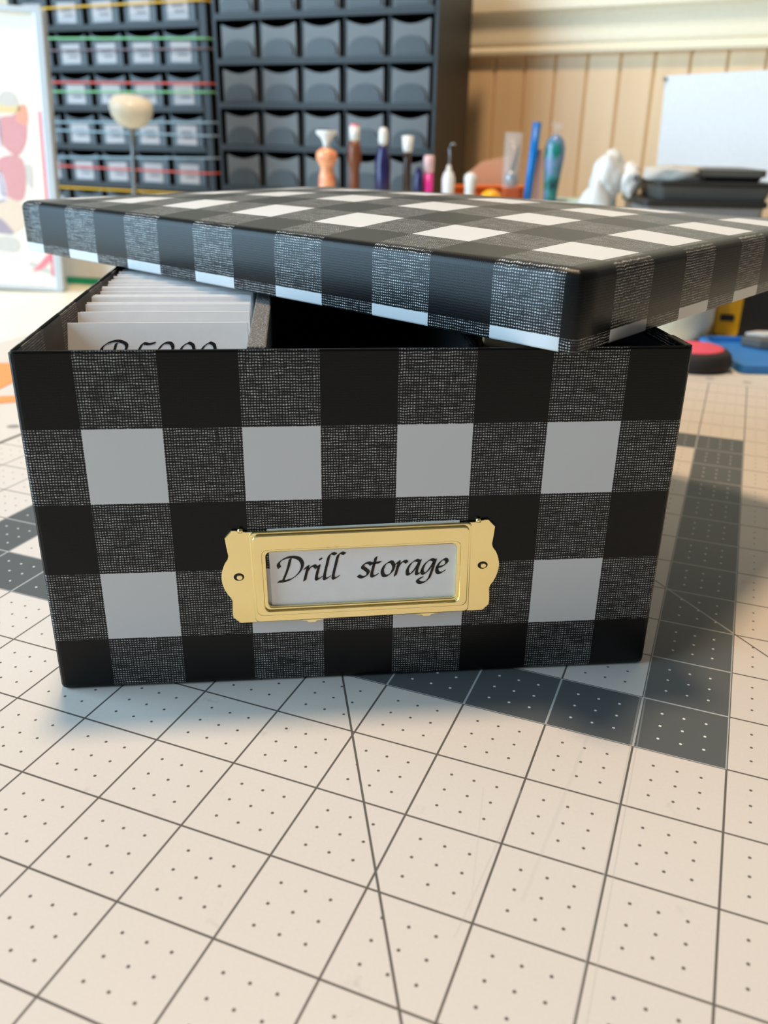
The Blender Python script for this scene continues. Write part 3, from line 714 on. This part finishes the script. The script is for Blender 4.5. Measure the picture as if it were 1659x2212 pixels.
# orange tray with ball, cup with straw and the rest to the right
tr = empty('orange_tray', (11.1, 28.6, TZ)); tag(tr, 'orange tray behind the white pens', 'tray')
bm = new_bm(); prism_z(bm, rrect(-1.6, 1.5, -.5, .5, .2, 3), 0, 4.30); finish('tray_body', bm, M['orange'], tr, bevel=.08)
bm = new_bm(); prism_z(bm, rrect(-1.66, 1.56, -.56, .56, .2, 3), 4.30, 4.42); finish('rim', bm, M['orange'], tr, bevel=.04)
bs = new_bm(); box(bs, -.5, .5, -.4, .4, 0, 3.75); ob = finish('amber_pot', bs, M['amber'], None, (10.72, 26.0, TZ), bevel=.1)
tag(ob, 'amber yellow round-topped pot before the orange tray', 'pot'); ob.name = 'pot_body'
pr = empty('amber_pot', (10.72, 26.0, TZ)); tag(pr, 'amber yellow round-topped pot before the orange tray', 'pot'); del ob['label']; del ob['category']; ob.parent = pr; ob.location = (0, 0, 0)
bm = new_bm(); lathe(bm, [(.42, 3.7), (.42, 4.05), (.36, 4.25), (.2, 4.38), (0, 4.42)], 20); finish('dome_top', bm, M['amber'], pr, smooth=True)
bm = new_bm(); prism(bm, [(-.9, 0), (.95, 0), (.95, 5.55), (-.2, 5.30), (-.9, 4.75)], 0, .06)
tag(finish('peach_sheet', bm, M['peach'], None, (11.25, 29.6, TZ)), 'translucent peach sheet standing behind the orange tray', 'sheet')
ck = empty('clear_packet', (11.75, 27.2, TZ)); tag(ck, 'clear plastic tube on a terracotta block beside the blue straw', 'tube')
bm = new_bm(); box(bm, -.32, .32, -.3, .3, 0, 4.42); finish('block', bm, M['terra'], ck, bevel=.04)
bm = new_bm(); lathe(bm, [(.36, 4.42), (.36, 6.45), (.33, 6.45), (.33, 4.42)], 20, cap=False); finish('tube_wall', bm, M['clear'], ck, smooth=True)
bm = new_bm(); lathe(bm, [(0, 4.44), (.22, 4.5), (.26, 4.8), (.12, 5.05), (0, 5.1)], 14); finish('metal_tip', bm, M['steel'], ck, smooth=True)
bm = new_bm(); tube(bm, [(.0, 0, 4.9), (.12, 0, 5.4), (.24, 0, 6.0)], [.1, .07, .03], 8); finish('brush_tip', bm, M['tray'], ck, smooth=True)
st = empty('straw_cup', (12.4, 26.6, TZ)); tag(st, 'low white cup holding the blue straw and teal pen', 'cup')
bm = new_bm(); prism_z(bm, rrect(-.55, 1.6, -.5, .6, .25, 4), 0, 3.4); finish('cup_body', bm, M['white'], st, bevel=.08)
sw = empty('drinking_straw', (12.28, 26.55, 3.4 + TZ)); tag(sw, 'bright blue straight straw standing beside the teal pen', 'straw')
bm = new_bm(); tube(bm, [(0, 0, 0), (.2, 0, 3.42)], .165, 16); finish('straw_tube', bm, M['blue'], sw, smooth=True)
bm = new_bm(); tube(bm, [(.2, 0, 3.40), (.2015, 0, 3.425)], .125, 16); finish('straw_bore', bm, M['ink'], sw)
tp = empty('teal_pen', (13.22, 26.6, 3.4 + TZ)); tag(tp, 'teal and lilac swirl resin pen with a clear fluted top', 'pen'); tp.rotation_euler = (0, math.radians(1.5), 0)
bm = new_bm(); lathe(bm, [(.26, 0), (.28, .9), (.34, 1.6), (.40, 2.2), (.40, 2.55), (.3, 2.85), (.16, 2.97), (.12, 3.0)], 22); finish('barrel', bm, M['RT'], tp, smooth=True)
bm = new_bm(); lathe(bm, [(.11, 2.98), (.1, 3.12), (.2, 3.28), (.27, 3.42), (0, 3.42)], 16); finish('tip', bm, M['clear'], tp, smooth=True)
sl = new_bm(); tube(sl, [(0, 0, 0), (.03, 0, 2.45)], .11, 12); tag(finish('slim_pen', sl, M['pinkc'], None, (12.72, 26.75, 3.4 + TZ), smooth=True), 'slim pale pink stick between blue straw and teal pen', 'stick')
bm = new_bm(); prism_z(bm, rrect(-1.3, 1.3, -.8, .8, .2, 3), 0, 4.0); tag(finish('teal_tray', bm, M['tealtray'], None, (14.6, 27.4, TZ), (0, 0, -.3), bevel=.1), 'pale teal box behind the teal pen and crumpled white bag', 'box')

# crumpled white bag
def crumple(bm, cx, cy, z0, sx, sy, h, seed, lean=0, n=22):
    rnd = random.Random(seed); ph = [rnd.uniform(0, 6.28) for _ in range(8)]
    prof = [(0, 0.0), (.8, 0), (.98, .1), (1.0, .4), (1.02, .66), (1.0, .78), (.9, .87), (.74, .93), (.5, .975), (.22, .995), (0, 1.0)]
    rings = []
    for r, t in prof:
        ring = []
        for i in range(n):
            a = 2 * PI * i / n
            w = 1 + .16 * math.sin(3 * a + ph[0] + 3 * t) + .10 * math.sin(5 * a + ph[1] - 5 * t) + .07 * math.sin(9 * a + ph[2] + 8 * t)
            ring.append(bm.verts.new((cx + sx * r * w * math.cos(a) + lean * t * h, cy + sy * r * w * math.sin(a), z0 + h * t * (1 + .05 * math.sin(2 * a + ph[3])))))
        rings.append(ring)
    for a, b in zip(rings, rings[1:]):
        for i in range(n): bm.faces.new((a[i], a[(i + 1) % n], b[(i + 1) % n], b[i]))
bag = empty('plastic_bag', (14.75, 25.0, TZ)); tag(bag, 'crumpled translucent white plastic bag leaning on the dark trays', 'bag')
def lump(bm, c, r, seed, amp=.22):
    from mathutils import noise
    res = bmesh.ops.create_icosphere(bm, subdivisions=4, radius=1.0)
    for v in res['verts']:
        d = v.co.normalized(); q = d * 1.6 + Vector((seed * 3.1, seed * 1.7, seed))
        n = noise.noise(q) * amp + abs(noise.noise(q * 2.3)) * amp * .7 - amp * .2
        v.co = Vector((c[0] + d.x * r[0] * (1 + n), c[1] + d.y * r[1] * (1 + n), c[2] + d.z * r[2] * (1 + n)))
bm = new_bm(); crumple(bm, -.15, 0, 0, .68, .55, 4.9, 5, .02); finish('bag_skirt', bm, M['bagm'], bag, smooth=True)
bm = new_bm(); lump(bm, (.25, 0, 4.95), (.66, .5, .95), 4); finish('bag_body', bm, M['bagm'], bag, smooth=True)
bm = new_bm(); lump(bm, (1.0, -.25, 4.85), (.42, .4, .62), 9); finish('bag_tail', bm, M['white'], bag, smooth=True)
bm = new_bm(); lathe(bm, [(.0, 0), (.12, .02), (.12, .06), (0, .08)], 10); finish('bag_dot', bm, M['codeink'], bag, (1.08, -.63, 4.95), (math.radians(80), 0, 0))

# stack of dark trays on a smoky bin
TRY = -.16
def tray(label, loc, sx, sy, h, body, rim, lid_h=.16, name='storage_tray', rot=TRY):
    r = empty(name, loc, rot); tag(r, label, 'tray')
    b = new_bm(); a0 = rrect(-sx * .94, sx * .94, -sy * .94, sy * .94, .25, 4); a1 = rrect(-sx, sx, -sy, sy, .25, 4)
    lo = [b.verts.new((x, y, 0)) for x, y in a0]; hi = [b.verts.new((x, y, h - lid_h)) for x, y in a1]; n = len(lo)
    b.faces.new(lo[::-1]); b.faces.new(hi)
    for i in range(n): b.faces.new((lo[i], lo[(i + 1) % n], hi[(i + 1) % n], hi[i]))
    finish('tray_body', b, M[body], r, bevel=.03)
    b = new_bm(); prism_z(b, rrect(-sx - .1, sx + .1, -sy - .1, sy + .1, .28, 4), h - lid_h, h); finish('rim', b, M[rim], r, bevel=.03)
    return r
bx, by = 18.05, 24.2
tray('smoky clear bin at the bottom of the tray stack', (bx, by, TZ), 2.15, 1.9, 4.30, 'smoke', 'traydark', .22)
tray('dark grey tray in the middle of the stack', (bx + .35, by, 4.30 + TZ), 2.05, 1.75, .62, 'tray', 'traydark', .14)
tray('black flat tray topmost on the stack under the grey bag', (bx + .75, by + .1, 4.92 + TZ), 1.4, 1.5, .42, 'traydark', 'tray', .25)
bm = new_bm(); crumple(bm, 0, 0, 0, 1.0, .55, .5, 12, .1, 24)
tag(finish('grey_bag', bm, M['glove'], None, (bx - 1.1, by - .7, 4.92 + TZ), (0, 0, -.2), smooth=True), 'crumpled pale grey bag lying on the dark tray stack', 'bag')
tray('low brown-grey tray right of the stack below the white sheet', (21.5, 23.4, TZ), 1.0, 1.2, 3.55, 'tray', 'tray', .2)

# white sheet pinned on the wall
ws = empty('wall_sheet', (*wpt(8.85, .10, 4.2), ), WY); tag(ws, 'blank white sheet pinned on the panelled wall', 'sheet')
bm = new_bm(); prism(bm, [(.12, .2), (9.5, -.3), (9.3, 4.9), (-.02, 4.55)], -.02, .03); finish('sheet', bm, M['paper'], ws)
bm = new_bm(); lathe(bm, [(0, 0), (.09, 0), (.1, .06), (.06, .12), (0, .13)], 12); finish('push_pin', bm, M['steel'], ws, (-.02, -.02, 4.42), (math.radians(90), 0, 0), smooth=True)

# ------------------------------------------------------------------ right side, beyond the mat
fc = empty('frosted_jar', (15.55, 20.3, TZ)); tag(fc, 'frosted translucent jar behind the right corner of the box', 'jar')
bm = new_bm(); lathe(bm, [(1.55, 0), (1.85, .15), (2.0, .6), (2.05, 2.3), (1.95, 2.3), (1.9, .6), (1.75, .25), (0, .2)], 32, cap=False); finish('jar_wall', bm, M['frost'], fc, smooth=True)
bm = new_bm(); lathe(bm, [(2.12, 2.2), (2.12, 2.6), (2.0, 2.68), (0, 2.68)], 32); finish('jar_lid', bm, M['white'], fc, smooth=True)
tm = empty('tape_measure', (18.42, 20.1, TZ), -.25); tag(tm, 'yellow tape measure with a black label behind the blue mat', 'tape measure')
bm = new_bm(); prism(bm, rrect(-.72, .14, 0, 1.5, .22, 4), -.55, .55); finish('case', bm, M['yellow'], tm, bevel=.06)
bm = new_bm(); prism(bm, rrect(-.6, -.12, .55, .78, .05, 3), -.575, -.54); finish('label_band', bm, M['blk'], tm)
bm = new_bm(); prism(bm, rrect(.08, 1.75, 0, 1.75, .2, 4), -.6, .6); finish('bumper', bm, M['rubber'], tm, bevel=.05)
bl = empty('blue_mat', (19.0, 16.5, TZ), -.12); tag(bl, 'bright blue silicone tray mat beyond the cutting mat', 'mat')
bm = new_bm(); prism_z(bm, rrect(-2.75, 4.5, -2.2, 1.9, .3, 4), 0, .1); finish('mat_base', bm, M['bluetray'], bl, bevel=.03)
bm = new_bm(); 
o_ = rrect(-2.75, 4.5, -2.2, 1.9, .3, 4); i_ = rrect(-2.55, 4.3, -2.0, 1.7, .25, 4)
q0 = [bm.verts.new((x, y, zz)) for zz in (.1, .26) for x, y in o_]; q1 = [bm.verts.new((x, y, zz)) for zz in (.1, .26) for x, y in i_]; n_ = len(o_)
for k in range(n_):
    j = (k + 1) % n_
    bm.faces.new((q0[k], q0[j], q0[n_ + j], q0[n_ + k])); bm.faces.new((q1[k], q1[n_ + k], q1[n_ + j], q1[j])); bm.faces.new((q0[n_ + k], q0[n_ + j], q1[n_ + j], q1[n_ + k])); bm.faces.new((q0[k], q1[k], q1[j], q0[j]))
finish('mat_lip', bm, M['bluetray'], bl)
ir = empty('craft_iron', (19.3, 17.4, TZ + .1), -.35); tag(ir, 'black craft tool with a grey foot plate on the blue mat', 'craft tool')
bm = new_bm(); prism_z(bm, [(-1.75, -.15), (-1.2, -.55), (0, -.8), (2.2, -.85), (2.2, .85), (0, .8), (-1.2, .5)], .02, .32); finish('foot_plate', bm, M['tray'], ir, bevel=.05)
bm = new_bm(); prism_z(bm, [(-1.6, .1), (-1.0, .0), (.7, .05), (.7, .55), (0, .75), (-1.2, .48)], .32, .40); finish('top_strip', bm, M['white'], ir)
bm = new_bm(); prism(bm, [(-.1, .40), (2.1, .40), (2.3, 1.4), (1.6, 2.2), (.4, 2.0), (-.4, 1.2)], -.5, .5); finish('body', bm, M['blk'], ir, bevel=.15, seg=3)
bm = new_bm(); tube(bm, [(.55, -.56, .5), (.5, -.6, 1.1), (.62, -.56, 1.7)], .07, 8); finish('cord_clip', bm, M['steel'], ir, smooth=True)
pk_ = empty('felt_puck', (14.85, 15.35, TZ)); tag(pk_, 'black rubber puck with a red felt top beside the box corner', 'puck')
bm = new_bm(); lathe(bm, [(0, 0), (.95, 0), (1.08, .1), (1.12, .3), (1.06, .52), (.94, .62), (0, .62)], 32); finish('puck_body', bm, M['rubber'], pk_, smooth=True)
bm = new_bm(); lathe(bm, [(.84, .60), (.84, .65), (.8, .67), (0, .67)], 32); finish('felt_top', bm, M['red'], pk_, smooth=True)

# orange paper pieces at the left on the mat
bm = new_bm(); prism_z(bm, [(-7.4, 13.2), (-4.85, 13.3), (-4.55, 14.6), (-5.1, 16.4), (-7.6, 16.6)], .0, .02)
tag(finish('orange_paper', bm, M['orangepaper'], None), 'large orange paper piece lying on the mat left of the box', 'paper')
bm = new_bm(); prism_z(bm, [(-6.9, 11.4), (-4.3, 12.35), (-3.75, 12.5), (-4.1, 13.0), (-5.2, 12.9), (-6.9, 12.4)], .0, .02)
tag(finish('orange_paper', bm, M['orangepaper'], None), 'narrow orange paper strip left of the box, nearer than the large piece', 'paper')
